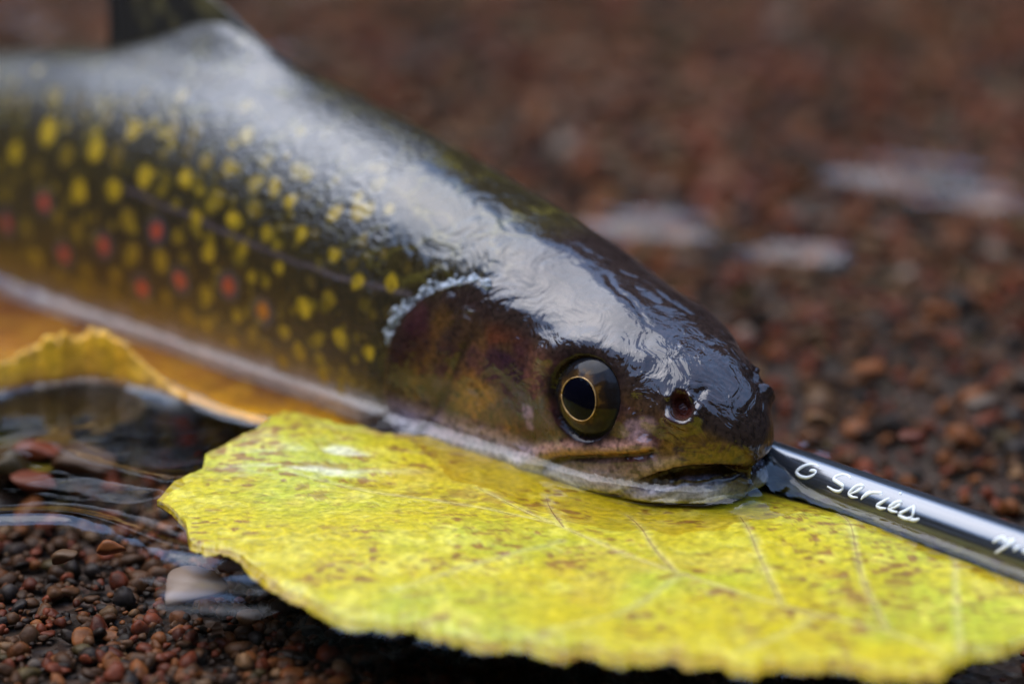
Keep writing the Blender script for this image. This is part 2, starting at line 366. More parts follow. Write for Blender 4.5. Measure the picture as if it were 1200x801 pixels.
YS = [(57,152,14,1),(110,175,13,1),(19,179,13,1),(77,182,11,.6),(158,152,11,.9),(92,224,13,1),(132,224,12,1),(172,208,12,1),(217,208,11,1),(137,180,12,.5),(127,137,11,.5),(44,200,11,.4),(69,258,11,.6),(91,269,11,.6),(31,267,12,.6),(112,254,10,.4),(150,258,12,.7),(232,255,10,1),(272,257,9,1),(207,279,9,.7),(244,296,10,1),(283,292,8,.9),(156,298,11,.7),(188,305,11,.8),(42,302,12,.8),(310,275,8,.8),(354,275,8,.9),(329,315,8,.9),(392,300,8,.9),(267,198,10,.8),(242,190,9,.6),(294,215,9,.7),(320,219,9,.9),(338,237,9,1),(298,246,10,.6),(254,233,10,.6),(391,248,9,.9),(419,250,9,.8),(427,283,7,.5),(371,271,6,.4),(200,154,11,.6),(227,154,9,.5),(219,177,9,.4),(137,321,10,.6),(244,344,10,.8),(195,349,10,.6),(134,344,11,.5),(220,369,10,.7),(279,372,9,.9),(242,383,10,.9),(257,373,7,.4),(295,323,9,.9),(357,360,11,1.3),(333,390,9,.9),(352,412,9,.9),(297,394,9,.7),(273,402,9,.9),(312,407,8,.6),(330,425,8,.9),(372,398,8,.6),(387,352,8,.7),(397,396,10,1.2),(431,415,10,1.3),(419,331,8,.9),(457,332,8,.8),(437,369,7,.5),(379,440,8,.9),(404,435,7,.6),(410,310,6,.4),(345,340,6,.3),(10,220,12,.5),(15,120,14,.4),(60,112,13,.4),(95,120,12,.3),(455,365,6,.3),(300,350,6,.3),(333,355,6,.3),(365,330,6,.35),(262,318,7,.3),(225,320,7,.3),(178,240,8,.3),(192,180,9,.4),(340,265,6,.3),(430,300,6,.4),(450,300,6,.4),(478,312,6,.3),(20,330,12,.6),(70,325,11,.6),(100,318,10,.6),(110,338,10,.5)]
for u, v, r, k in YS:
    q = pickfs(u, v); rr = r * .158 * (1 + .0 * k) ; d = np.linalg.norm((FS - q) * (1, 1, .92), axis=-1) + (nC - .5) * 1.3 + (nB - .5) * 1.2
    m_ = sstep(rr * 1.12, rr * .62, d) * min(1, .25 + .75 * k)
    c = lerp(c, (.50 * min(k, 1.15), .33 * min(k, 1.15), .018), m_ * (1 if k > .55 else .8))
g3 = np.random.default_rng(15)
for k in range(420):
    i_ = int(g3.integers(0, len(rows))); j_ = int(NT * g3.uniform(.2, .60))
    if not 66 < S[i_, j_] < 180: continue
    lo_i, hi_i = max(i_ - 40, 0), i_ + 40
    d = np.linalg.norm(FS[lo_i:hi_i] - FS[i_, j_], axis=-1) + (nC[lo_i:hi_i] - .5) * 1.2; rr = g3.uniform(.5, 1.35)
    c[lo_i:hi_i] = lerp(c[lo_i:hi_i], (.36, .25, .016), sstep(rr * 1.2, rr * .5, d) * g3.uniform(.2, .85))
for u, v, o_ in [(52,235,0),(8,260,0),(121,287,0),(183,270,0),(74,299,0),(167,337,0),(212,328,0),(268,337,0),(310,365,1)]:
    q = pickfs(u, v); d = np.linalg.norm(FS - q, axis=-1) + (nC - .5) * .6
    c = lerp(c, (.10, .095, .12), sstep(3.2, 2.2, d) * .45)
    c = lerp(c, (.52, .085, .035) if not o_ else (.55, .19, .02), sstep(1.75, 1.0, d))
# random small spots on the rest of the body (beyond the picture and on the back)
g2 = np.random.default_rng(5)
for k in range(160):
    i = g2.integers(0, len(rows)); j = int(NT * g2.uniform(.12, .62)); 
    if S[i, j] < 168 and not (S[i, j] > 70 and TH[i, j] < .85): continue
    d = np.linalg.norm(FS - FS[i, j], axis=-1) + (nC - .5); rr = g2.uniform(1.0, 1.9)
    c = lerp(c, (.36, .25, .02), sstep(rr, rr * .6, d) * g2.uniform(.2, .8))
# head
hc = np.zeros_like(c); hc[:] = (.045, .032, .018)
hc = lerp(hc, (.10, .065, .016), sstep(.42, .62, nA) * .8)
hc = lerp(hc, (.075, .03, .035), sstep(.5, .68, fbm(FS, 7.0, 77, 3)) * .8)
def blob(col, pts, r, k=1.0, n=.9):
    global hc
    d = (dline(pts) if len(pts) > 1 else dpoint(*pts[0])) + (nB - .5) * r * n * 2
    hc = lerp(hc, col, sstep(r, r * .35, d) * k)
blob((.27, .155, .03), [(570, 440), (560, 480), (585, 500)], 5.5, .9)
blob((.20, .12, .03), [(540, 500), (600, 515)], 3.5, .8)
blob((.16, .10, .025), [(545, 430), (530, 460)], 2.6, .5)
blob((.16, .10, .015), [(525, 370), (500, 420), (490, 460)], 3.0, .6)
blob((.035, .018, .03), [(590, 425), (610, 450), (625, 470)], 4.2, .9)
blob((.05, .025, .04), [(560, 420), (600, 470), (560, 500)], 2.2, .7, 1.6)
blob((.06, .03, .025), [(500, 440), (515, 470)], 3.0, .7, 1.4)
blob((.15, .05, .015), [(590, 385), (610, 395)], 3.0, .8)
blob((.17, .09, .05), [(630, 440), (640, 430)], 3.0, .7)
blob((.03, .012, .015), [(480, 400), (500, 395), (475, 440)], 3.0, .6)
blob((.42, .30, .20), [(610, 533), (640, 527), (680, 524), (720, 526), (755, 522)], 2.1, .9, .5)
blob((.34, .28, .24), [(735, 505), (760, 495)], 2.0, .7)
blob((.30, .27, .22), [(650, 548), (700, 558), (750, 562), (800, 552)], 3.8, .9, .4)
blob((.14, .10, .012), [(800, 525), (850, 520), (885, 510), (893, 530)], 4.5, .95, .5)
blob((.36, .31, .17), [(790, 545), (780, 555)], 1.6, .6)
blob((.30, .24, .3), [(618, 480), (622, 500)], .9, .8)
hc = lerp(hc, (.50, .52, .56), sstep(.34 + .06 * sstep(15, 40, S), .22 + .1 * sstep(15, 40, S), zrel) * sstep(0, 9, S) * .85)
sp = sstep(.66, .74, vnoise(FS, .75, 91)) * sstep(.8, .55, zrel); hc = lerp(hc, (.03, .025, .02), sp * .7)
hc = lerp(hc, (.035, .03, .02), sstep(.66, .82, zrel))
jaw = sstep(0, .8, (d_mo / mo_w) - .8) * (FS[..., 2] < mo_z) * sstep(16, 8, S)
hc = lerp(hc, (.045, .05, .07), jaw * .92)  # jaw painted dark to read as the shaded gap under the lip
hc = lerp(hc, (.60, .86, .80), np.clip(ledge * 1.25, 0, .95) * (.55 + .45 * sstep(.35, .6, nB)))  # pale jaw skin plus the bluish water band painted along the ledge
hc = lerp(hc, (.02, .01, .008), np.exp(-(d_mo / mo_w / 1.05) ** 4) * (.35 + .6 * sstep(15, 8, S)))
hc = lerp(hc, (.016, .01, .01), np.exp(-(d_gr / .45) ** 2) * .7)
hc = lerp(hc, (.02, .02, .014), np.exp(-(d_pre / .7) ** 2) * .6)
hc = lerp(hc, (.09, .028, .014), sstep(1.9, 1.0, d_nw)); hc = lerp(hc, (.014, .011, .01), sstep(8.0, 5.9, d_eye + (nB - .5) * 3))
hc = hc * np.array([.92, .68, .86])
c = c * (1 - head[..., None]) + hc * head[..., None]
film = np.clip(sstep(9, -5, S - 62 + (nA - .5) * 30 + (TH - 1.0) * 4), 0, 1)
film = np.maximum(film, .25 * sstep(.55, .3, zrel)) * (1 - .9 * np.exp(-(d_mo / mo_w) ** 4))

ripple = np.full(S.shape, .24)
for u_, v_, r_, k_ in [(560, 325, 7, .6), (610, 345, 8, .45), (520, 340, 6, .5), (790, 452, 6, .45), (700, 415, 6, .35), (850, 480, 7, .4), (640, 400, 5, .3), (800, 400, 5, .2), (545, 270, 8, .35)]:
    ripple = ripple + k_ * np.exp(-(dpoint(u_, v_) / r_) ** 2)
ripple = ripple * (1 - .65 * np.exp(-(dpoint(685, 335) / 8) ** 2)) * film
# ---- body mesh (both sides, closed at snout and tail root)
nR = len(rows)
near = bend(FD[..., 0], FD[..., 1], FD[..., 2]); farh = bend(FD[..., 0], -FD[..., 1], FD[..., 2])[:, -2:0:-1]
ring = np.concatenate([near, farh], 1); ncol = ring.shape[1]
def both(a): return np.concatenate([a, a[:, -2:0:-1]], 1)
V = ring.reshape(-1, 3); F = gridfaces(nR, ncol, True); base = len(V)
tip = ring[0].mean(0); tl = ring[-1].mean(0); V = np.concatenate([V, [tip, tl]])
T3 = np.concatenate([F[:, [0, 2, 1]], F[:, [0, 3, 2]], [(base, j, (j+1) % ncol) for j in range(ncol)], [(base+1, base-ncol+(j+1) % ncol, base-ncol+j) for j in range(ncol)]])
cb = both(c).reshape(-1, 3); cb = np.concatenate([cb, cb[:1], cb[-1:]])
fb = both(film).reshape(-1); fb = np.concatenate([fb, fb[:1], fb[-1:]])
trout = bpy.data.objects.new('trout', None); COL.objects.link(trout)
tag(trout, 'spotted brook trout lying half in the water with its chin on the yellow leaf', 'fish')
gb_ = both(1 - .85 * np.clip(np.exp(-((d_eye - 6.4) / 1.1) ** 2) + sstep(2.0, 1.0, d_nw) + np.exp(-(d_mo / mo_w) ** 4) + .7 * np.exp(-(d_gr / .8) ** 2) + .6 * np.exp(-(d_pre / 1.2) ** 2), 0, 1)).reshape(-1); gb_ = np.concatenate([gb_, gb_[:1], gb_[-1:]]); rb_ = both(ripple).reshape(-1); mesh('body', V, T3, M_skin, trout, cb, {'film': fb, 'gloss': gb_, 'ripple': np.concatenate([rb_, rb_[:1], rb_[-1:]])})

# ---- eyes
def eye_mat():
    m, nt, b = new_mat('iris'); r = attr(nt, 'rad').outputs['Fac']; co = objco(nt)
    n = node(nt, 'ShaderNodeTexNoise', {'Vector': co, 'Scale': 700.0, 'Detail': 5.0})
    f = math_n(nt, 'ADD', r, math_n(nt, 'MULTIPLY', math_n(nt, 'SUBTRACT', n.outputs[0], .5), .6))
    nt.links.new(ramp(nt, f, [(.0, (.01, .01, .01)), (.47, (.13, .062, .014)), (.58, (.03, .016, .007)), (.75, (.012, .009, .008)), (1.0, (.02, .02, .025))]), b.inputs['Base Color'])
    b.inputs['Roughness'].default_value = .05; b.inputs['IOR'].default_value = 1.4; b.inputs['Specular IOR Level'].default_value = .22; b.inputs['Coat Weight'].default_value = .0
    return m
M_iris = eye_mat(); M_pupil = mat_plain('pupil', (.002, .002, .005), .03, 1.33); M_pupil.node_tree.nodes['Principled BSDF'].inputs['Specular IOR Level'].default_value = .2; M_gold = mat_plain('pupil_rim', (.50, .30, .12), .3, metal=.4, noise=1500.0, amp=.6)
def cap(center, ax, Rr, a0, a1, n=26, m=56, squash=1.0, wob=0.0):
    ax = ax / np.linalg.norm(ax); A = np.cross(ax, (0, 0, 1)); A /= np.linalg.norm(A); B = np.cross(A, ax)
    al = np.linspace(a0, a1, n); be = np.linspace(0, 2*np.pi, m, endpoint=False)
    V = center + Rr * (np.cos(al)[:, None, None] * ax + np.sin(al)[:, None, None] * (1 + wob * (.035 * np.cos(2 * (be - .9)) + .02 * np.cos(3 * be)))[None, :, None] * (np.cos(be)[None, :, None] * A * squash + np.sin(be)[None, :, None] * B))
    return V.reshape(-1, 3), gridfaces(n, m, True), np.repeat(al, m)
for side in (1, -1):
    ei = pick(686, 466); nrm = NB[ei].copy(); pos = FS[ei].copy()
    Rr = 8.0
    cfs = pos - nrm * (Rr - 1.6)
    look = nrm * (1, 1, 1); 
    def tow(p): return bend(p[0], side * p[1], p[2])
    cw = tow(cfs)
    if side == 1:
        d = ray(677, 467); oc = CAM - cw; bq = oc @ d; hit = CAM + d * (-bq - math.sqrt(max(bq*bq - oc @ oc + Rr*Rr, 0))); ax = (hit - cw) / Rr
        a_ = cw + ax * 0; axfs = None
        # the same direction in fish space for the other side
        yw = np.interp(pos[0], _s, _yaw); fwd = np.array([math.cos(yw), -math.sin(yw), 0]); nr = np.array([-math.sin(yw), -math.cos(yw), 0])
        comp = (ax @ fwd, ax @ nr, ax[2])
    else:
        ax = comp[0] * fwd - comp[1] * nr + comp[2] * np.array([0, 0, 1.0])
    Ve, Fe, al = cap(cw, ax, Rr, .005, 2.2, 60)
    e = mesh('eye', Ve, Fe, M_iris, trout, attrs={'rad': np.clip(al / .84, 0, 1)})
    Vp, Fp, _ = cap(cw + ax * .35, ax, Rr * .985, .004, .395, wob=1.0); mesh('pupil', Vp, Fp, M_pupil, e)
    A = np.cross(ax, (0, 0, 1)); A /= np.linalg.norm(A); B = np.cross(A, ax); t = np.linspace(0, 2*np.pi, 49)
    Pr = cw + ax * (Rr * math.cos(.395) + .28) + Rr * (math.sin(.398) * (1 + .035 * np.cos(2 * (t - .9)) + .02 * np.cos(3 * t)))[:, None] * (np.cos(t)[:, None] * A + np.sin(t)[:, None] * B)
    Vt, Ft = tube(Pr, .10 + .04 * np.sin(t * 3 + 1) * np.sin(t * 1.0), 8); mesh('pupil_rim', Vt, Ft, M_gold, e)

# ---- fins
def fin(name, outline_fs, nu, nv, thick, cfun, root_frac, lean=(0.0,), parent=trout):
    """outline_fs: list of (s0,h0)->(s1,h1) rays from base to tip edge, in the median plane"""
    b0 = resample(np.array([o[0] for o in outline_fs]), nu); b1 = resample(np.array([o[1] for o in outline_fs]), nu)
    t = np.linspace(0, 1, nv)[None, :, None]; P = b0[:, None] * (1 - t) + b1[:, None] * t       # (s, lat, z)
    th_ = np.broadcast_to(thick, (nu,))[:, None] * (1 - .8 * t[..., 0]) * (.45 + .55 * np.abs(np.sin(np.arange(nu) * .52)))[:, None]
    out = []
    for sg in (1, -1):
        Q = P.copy(); Q[..., 1] += sg * th_ + np.asarray(lean)[..., None] * (t[..., 0] ** 1.5); out.append(Q)
    G = np.concatenate([out[0], out[1][:, ::-1]], 1); W_ = bend(G[..., 0], G[..., 1], G[..., 2])
    return mesh(name, W_.reshape(-1, 3), gridfaces(nu, 2*nv, True), M_fin, parent, cfun(G).reshape(-1, 3))
def zt(s): return float(prof(vZT, np.array(float(s)))) - .8
def dcol(G):
    k = fbm(G, 5.0, 61, 3); s_ = G[..., 0]; o = np.zeros(G.shape); o[:] = (.022, .02, .016)
    o = lerp(o, (.2, .16, .05), sstep(.55, .66, k) * .6); return lerp(o, (.045, .038, .02), sstep(128, 118, s_))
def hz(s): return float(section(np.array([[float(s)]]), np.array([[0.0]]))[0, 0, 2]) - .8
fin('dorsal_fin', [((108, 0, hz(108)), (110, 0, hz(110) + .9)), ((116, 0, hz(116)), (120, 0, hz(120) + 2.6)), ((124, 0, hz(124)), (130, 0, hz(130) + 8)), ((132, 0, hz(132)), (138, 0, hz(138) + 17)), ((141, 0, hz(141)), (145, 0, hz(145) + 24)), ((147, 0, hz(147)), (149, 0, hz(149) + 23)), ((152, 0, hz(152)), (151, 0, hz(151) + 14))], 70, 16, 1.0, dcol, .3, np.linspace(-.5, 1.5, 70))
tcol = lambda G: np.clip(np.array([.12, .08, .025]) * (.5 + fbm(G, 6.0, 71, 3))[..., None], 0, 1)
fin('tail_fin', [((270, 0, 20), (300, 0, 38)), ((273, 0, 12), (296, 0, 20)), ((274, 0, 8), (294, 0, 8)), ((273, 0, 4), (296, 0, -4)), ((270, 0, -4), (300, 0, -14))], 40, 10, 1.2, tcol, .3)
fin('adipose_fin', [((214, 0, zt(214)), (220, 0, zt(220) + 5)), ((222, 0, zt(222)), (226, 0, zt(226) + 6)), ((225, 0, zt(225)), (227, 0, zt(227) + 5))], 12, 6, .6, tcol, .3)
for sg in (1, -1):   # pectoral fins folded low along the sides
    fin('pectoral_fin', [((64, sg*14, -4.5), (92, sg*23, -9)), ((63, sg*13, -7), (90, sg*23, -11.5)), ((62, sg*12, -9), (84, sg*21, -13))], 16, 10, .5, tcol, .3)

# ------------------------------------------------------------------ yellow leaf
def leaf_surface(top_px, bot_px, nu, nv, ztop, zbot, jag, seed):
    tp, bp_ = np.array(top_px, float), np.array(bot_px, float); g = np.random.default_rng(seed)
    x = np.linspace(0, 1, nu); x = x + .06 * np.sin(2 * np.pi * x) * -1.0; u = tp[0, 0] + (tp[-1, 0] - tp[0, 0]) * x
    vt = np.interp(u, tp[:, 0], tp[:, 1]); vb = np.interp(u, bp_[:, 0], bp_[:, 1]); w_ = np.sin(np.pi * np.clip(x, 0, 1)) ** .5
    t = np.arange(nu); vt = vt + w_ * np.convolve(g.normal(0, 5, nu + 8), np.ones(9) / 9, 'valid'); vb = np.maximum(vb + w_ * (np.convolve(g.normal(0, 11, nu + 8), np.ones(9) / 9, 'valid') + np.convolve(g.normal(0, 18, nu + 30), np.ones(31) / 31, 'valid')), vt + .3)
    T_ = np.linspace(0, 1, nv)
    return np.array([[at(u[i], vt[i] + (vb[i] - vt[i]) * q, 0)[:2] for q in T_] for i in range(nu)])
TOP = [(184, 588), (205, 566), (238, 556), (241, 541), (268, 530), (300, 522), (318, 505), (333, 497), (362, 503), (417, 512), (500, 514), (650, 516), (800, 512), (905, 526), (960, 550), (1050, 590), (1130, 626), (1220, 664), (1290, 700), (1320, 725)]
BOT = [(184, 588), (200, 600), (218, 620), (222, 642), (255, 650), (285, 660), (312, 682), (350, 702), (390, 726), (440, 738), (490, 746), (550, 757), (650, 767), (750, 775), (900, 783), (975, 788), (1030, 798), (1105, 797), (1125, 777), (1140, 768), (1175, 766), (1215, 752), (1270, 742), (1320, 725)]
NU, NV = 420, 130
XY = leaf_surface(TOP, BOT, NU, NV, 0, 0, .11, 3)
P3 = np.concatenate([XY, np.zeros(XY.shape[:2] + (1,))], -1)
LPX = proj(P3)
uu = np.linspace(0, 1, NU)[:, None]; vv = np.linspace(0, 1, NV)[None]
edge = np.minimum(vv, 1 - vv) * np.sin(np.pi * np.clip(uu, 0, 1)) ** .5
lz = .55 + 1.3 * (fbm(P3, 26.0, 101, 2) - .5) + .5 * (fbm(P3, 7.0, 102, 2) - .5)
def bump_px(z, u, v, su, sv, h):
    return z + h * np.exp(-((LPX[..., 0] - u) / su) ** 2 - ((LPX[..., 1] - v) / sv) ** 2)
lz = bump_px(lz, 340, 515, 110, 40, 2.2); lz = bump_px(lz, 480, 640, 200, 50, .7)
lz -= 1.6 * sstep(300, 0, np.abs(LPX[..., 0] - 760)) * sstep(640, 580, LPX[..., 1])      # pressed down by chin and rod
lz -= .75 * np.exp(-((1 - vv) / .06) ** 2) + .5 * sstep(.06, .0, uu)
_ra, _rb = at(905, 544, 1.2)[:2], at(1200, 650, 1.4)[:2]; _rd = segdist(P3[..., :2].reshape(-1, 2), np.stack([_ra, _rb + (_rb - _ra)])).reshape(NU, NV); lz -= 2.2 * np.exp(-(_rd / 5.0) ** 2)
VEINS = [[(560, 572), (650, 618), (760, 663), (900, 708), (1040, 745), (1128, 782)], [(640, 578), (646, 596), (660, 622)], [(735, 596), (750, 615), (763, 640), (790, 672)], [(868, 606), (880, 632), (893, 662), (915, 708)],
         [(985, 595), (997, 620), (1004, 655), (1014, 692), (1040, 742)], [(330, 560), (450, 585), (560, 600), (650, 618)], [(460, 700), (560, 670), (660, 640)], [(640, 745), (740, 715), (800, 676)], [(860, 770), (920, 745), (960, 722)], [(1120, 660), (1120, 700), (1125, 770)]]
LXY = P3[..., :2].reshape(-1, 2); vd = np.full(LXY.shape[0], 1e9); vlines = []
for vl in VEINS:
    w_ = np.array([at(u, v, 0)[:2] for u, v in smooth_curve(vl, 26)]); vlines.append(w_); vd = np.minimum(vd, segdist(LXY, w_))
vd = vd.reshape(NU, NV)
lz += .25 * np.exp(-(vd / 2.2) ** 2) - .15 * np.exp(-(vd / .6) ** 2) + .35 * (fbm(P3, 2.6, 105, 3) - .5)
P3[..., 2] = lz
lc = np.zeros(P3.shape); lc[:] = (.54, .41, .012)
n1 = fbm(P3, 22.0, 111, 4); n2 = fbm(P3 * (1, .8, 1), 4.0, 112, 4); n3 = fbm(P3, 1.3, 113, 2)
lc = lerp(lc, (.40, .42, .03), sstep(.42, .68, n1) * .8); lc = lerp(lc, (.72, .60, .08), sstep(.52, .7, n2) * .6)
net = np.abs(fbm(P3, 3.4, 119, 2) - .5); lc = lerp(lc, (.44, .36, .03), sstep(.035, .0, net) * .55)
lc = lerp(lc, (.50, .33, .02), sstep(.56, .7, fbm(P3, 15.0, 117, 3)) * .55)
brown = .7 * sstep(.54, .76, fbm(P3, 12.0, 121, 4)) + .7 * sstep(.055, 0.0, edge)
brown = brown + .9 * np.exp(-((LPX[..., 0] - 345) / 60) ** 2 - ((LPX[..., 1] - 525) / 14) ** 2) + .8 * np.exp(-((LPX[..., 0] - 960) / 50) ** 2 - ((LPX[..., 1] - 690) / 12) ** 2) + .45 * sstep(.1, .0, vv) * sstep(.45, .6, uu)
st_ = P3 * (.6, 1.2, 1)
specks = sstep(.665, .72, vnoise(st_, .85, 131)) * (.12 + .9 * sstep(.45, .6, fbm(P3, 9.0, 133, 2))) + sstep(.70, .74, vnoise(st_, 1.6, 137)) * .6 * sstep(.5, .62, n1)
lc = lerp(lc, (.24, .10, .02), np.clip(specks + brown * sstep(.40, .72, n3 + (n2 - .5) * .8) * .8, 0, .9))
lc = lerp(lc, (.75, .70, .45), np.exp(-(vd / .5) ** 2) * .18)
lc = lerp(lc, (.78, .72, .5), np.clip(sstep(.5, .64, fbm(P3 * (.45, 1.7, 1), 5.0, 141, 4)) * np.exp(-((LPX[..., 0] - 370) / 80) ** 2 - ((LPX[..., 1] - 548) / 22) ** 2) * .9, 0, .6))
yleaf = bpy.data.objects.new('yellow_leaf', None); COL.objects.link(yleaf)
tag(yleaf, 'large bright yellow fallen leaf with brown specks floating under the trout\'s chin', 'leaf')
def shell(name, P, mat, parent, cols, t=.3, cunder=None):
    nu, nv = P.shape[:2]; Q = P.copy(); Q[..., 2] -= t
    G = np.concatenate([P, Q[:, ::-1]], 1); C2 = np.concatenate([cols, (cols if cunder is None else cunder)[:, ::-1]], 1)
    return mesh(name, G.reshape(-1, 3), gridfaces(nu, 2*nv, True)[:, ::-1], mat, parent, C2.reshape(-1, 3))
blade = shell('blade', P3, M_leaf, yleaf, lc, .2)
from mathutils import Vector
from mathutils.bvhtree import BVHTree
def height_on(P, x, y):
    d = (P[..., 0] - x) ** 2 + (P[..., 1] - y) ** 2; return P[np.unravel_index(np.argmin(d), d.shape)][2]
M_vein = mat_plain('leaf_vein', (.26, .15, .03), .5, noise=900.0); M_veinp = mat_plain('leaf_midrib', (.52, .40, .06), .45, noise=700.0)
for i, w_ in enumerate(vlines):
    pts = np.array([(x, y, height_on(P3, x, y) + .02) for x, y in w_]); pts[1:-1, 2] = (pts[:-2, 2] + pts[1:-1, 2] + pts[2:, 2]) / 3
    Vv, Fv = tube(pts, np.linspace(.05, .13, len(pts)) * (1.5 if i == 0 else .55 if i > 4 else 1), 6)
    mesh('midrib' if i == 0 else 'vein', Vv, Fv, M_veinp if i in (0, 5, 6, 7, 8, 9) else M_vein, blade)

# ------------------------------------------------------------------ orange leaf with its curled yellow rim
rim_px = [(-150, 452, 3), (-70, 440, 4), (0, 421, 5.5), (40, 402, 7.0), (68, 392, 8.0), (100, 384, 8.6), (112, 388, 8.2), (135, 398, 7), (155, 414, 5.5), (185, 438, 3), (215, 462, 1.0), (250, 478, -.5), (300, 492, -1.6), (380, 497, -2.6), (450, 498, -3.5), (480, 492, -4)]
rim = np.array([at(u, v, z) for u, v, z in rim_px]); rim = resample(rim, 200)
gj = np.random.default_rng(9); jit = np.convolve(gj.normal(0, 1, 230), np.ones(5)/5, 'valid')[:200] + 1.6 * np.convolve(gj.normal(0, 1, 230), np.ones(16)/16, 'valid')[:200]
hgt = np.clip(rim[:, 2] / 8, 0, 1); rim[:, 2] += jit * 1.1 * hgt + .35 * gj.normal(0, 1, 200) * hgt
foot = rim.copy(); foot[:, 1] -= 1.0 + 2.0 * hgt; foot[:, 2] = np.minimum(rim[:, 2] - .1, .2 + .0 * hgt); foot[:, 2] = np.where(hgt > .1, .6, foot[:, 2])
rear_px = [(-150, 340), (-60, 318), (60, 330), (200, 368), (330, 405), (440, 440), (490, 470)]
rear = resample(np.array([at(u, v, -5) for u, v in rear_px]), 200); rear[:, 2] = -6
rowsl = []
for k, t in enumerate(np.linspace(0, 1, 8)[:-1]):
    rowsl.append(foot * (1 - t) + rim * t)
for t in np.linspace(0, 1, 60):
    flat = rim * (1 - t) + rear * t; fall = math.exp(-t * 9)
    z0 = -.9 - 1.6 * t ** 2; flat[:, 2] = np.where(rim[:, 2] > z0, z0 + (rim[:, 2] - z0) * fall, rim[:, 2] * (1 - t) + z0 * t); rowsl.append(flat)
OL = np.stack(rowsl, 1); OL[:, 7:, 2] += 1.3 * (fbm(OL[:, 7:], 14.0, 151, 3) - .5)
k1 = fbm(OL, 12.0, 153, 4); k2 = fbm(OL, 3.0, 155, 3)
oc_ = np.zeros(OL.shape); oc_[:] = (.32, .125, .015); oc_ = lerp(oc_, (.16, .05, .01), sstep(.42, .62, k1)); oc_ = lerp(oc_, (.38, .19, .02), sstep(.5, .66, k2) * .6)
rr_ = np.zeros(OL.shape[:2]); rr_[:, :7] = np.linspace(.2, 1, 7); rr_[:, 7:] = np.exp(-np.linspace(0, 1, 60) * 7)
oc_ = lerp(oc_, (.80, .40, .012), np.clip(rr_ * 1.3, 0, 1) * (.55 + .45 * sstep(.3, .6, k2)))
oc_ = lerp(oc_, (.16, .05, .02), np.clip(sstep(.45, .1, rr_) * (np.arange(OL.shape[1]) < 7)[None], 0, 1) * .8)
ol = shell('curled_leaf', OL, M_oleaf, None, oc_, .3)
tag(ol, 'wet orange-brown leaf against the trout\'s belly with its yellow rim curled up', 'leaf')
# added olive sheet under water, standing in for the curled rim's reflection
sp_ = np.array([[at(u, v, -7)[:2] for u in np.linspace(-90, 150, 40)] for v in np.linspace(466, 548, 24)])
th2 = np.linspace(0, 1, 40)[None, :]; 
cen = sp_.mean((0, 1)); sh = np.concatenate([cen + (sp_ - cen) * (np.sin(np.pi * np.clip(th2, .02, .98)) ** .5)[..., None] * (1, 1), np.full(sp_.shape[:2] + (1,), -7.0)], -1)
sh[..., :2] += (fbm(sh, 9.0, 161, 2) - .5)[..., None] * 4; sh[..., 2] += 2.2 * (fbm(sh, 12.0, 163, 2) - .5)
sc_ = np.zeros(sh.shape); sc_[:] = (.16, .12, .012); sc_ = lerp(sc_, (.09, .045, .01), sstep(.45, .6, fbm(sh, 7.0, 165, 3)))
tag(shell('rim_reflection_sheet', sh, M_oleaf, None, sc_, .3), 'dull olive sheet under water imitating the reflection of the curled yellow rim', 'leaf')

# ------------------------------------------------------------------ fishing rod
ra, rb = at(905, 544, 1.2), at(1200, 650, 1.4)
dr = (rb - ra) / np.linalg.norm(rb - ra)
back = [ra - dr * 4]; hd = dr.copy()
for k in range(46):      # the blank bends round the far side of the fish
    a_ = R(.9 if k < 22 else (-.55 if k < 40 else 0)); hd = np.array([hd[0]*math.cos(a_) + hd[1]*math.sin(a_), -hd[0]*math.sin(a_) + hd[1]*math.cos(a_), 0]); hd[2] = 0; hd /= np.linalg.norm(hd)
    back.append(back[-1] - hd * 4)
rod_pts = np.array(back[::-1] + [ra + dr * t for t in np.linspace(0, 260, 120)])
arc = (rod_pts - ra) @ dr
rod_r = np.where(arc > -10, 3.5 + .004 * np.clip(arc, 0, 300), 3.5)
m, nt, b = new_mat('graphite_blank'); co = objco(nt)
rotm = node(nt, 'ShaderNodeVectorRotate', {'Vector': co, 'Angle': math.atan2(-dr[1], dr[0])}, rotation_type='Z_AXIS')
mp = node(nt, 'ShaderNodeMapping', {'Vector': rotm.outputs[0], 'Scale': (12, 4200, 4200)})
n = node(nt, 'ShaderNodeTexNoise', {'Vector': mp.outputs[0], 'Scale': 1.0, 'Detail': 3.0})
nt.links.new(ramp(nt, n.outputs[0], [(.3, (.012, .013, .016)), (.7, (.05, .055, .065))]), b.inputs['Base Color'])
b.inputs['Roughness'].default_value = .2; b.inputs['IOR'].default_value = 1.75; b.inputs['Coat Weight'].default_value = 1.0; b.inputs['Coat Roughness'].default_value = .03; b.inputs['Coat IOR'].default_value = 1.5
bp = node(nt, 'ShaderNodeBump', {'Height': n.outputs[0], 'Strength': .35, 'Distance': .00005}); nt.links.new(bp.outputs[0], b.inputs['Normal'])
rod = bpy.data.objects.new('fishing_rod', None); COL.objects.link(rod); tag(rod, 'dark graphite fishing rod with white script lettering lying past the trout\'s snout', 'fishing rod')
Vr, Fr = tube(rod_pts, rod_r, 48); mesh('blank', Vr, Fr, m, rod)
M_paint = mat_plain('white_lettering', (.82, .82, .78), .35)
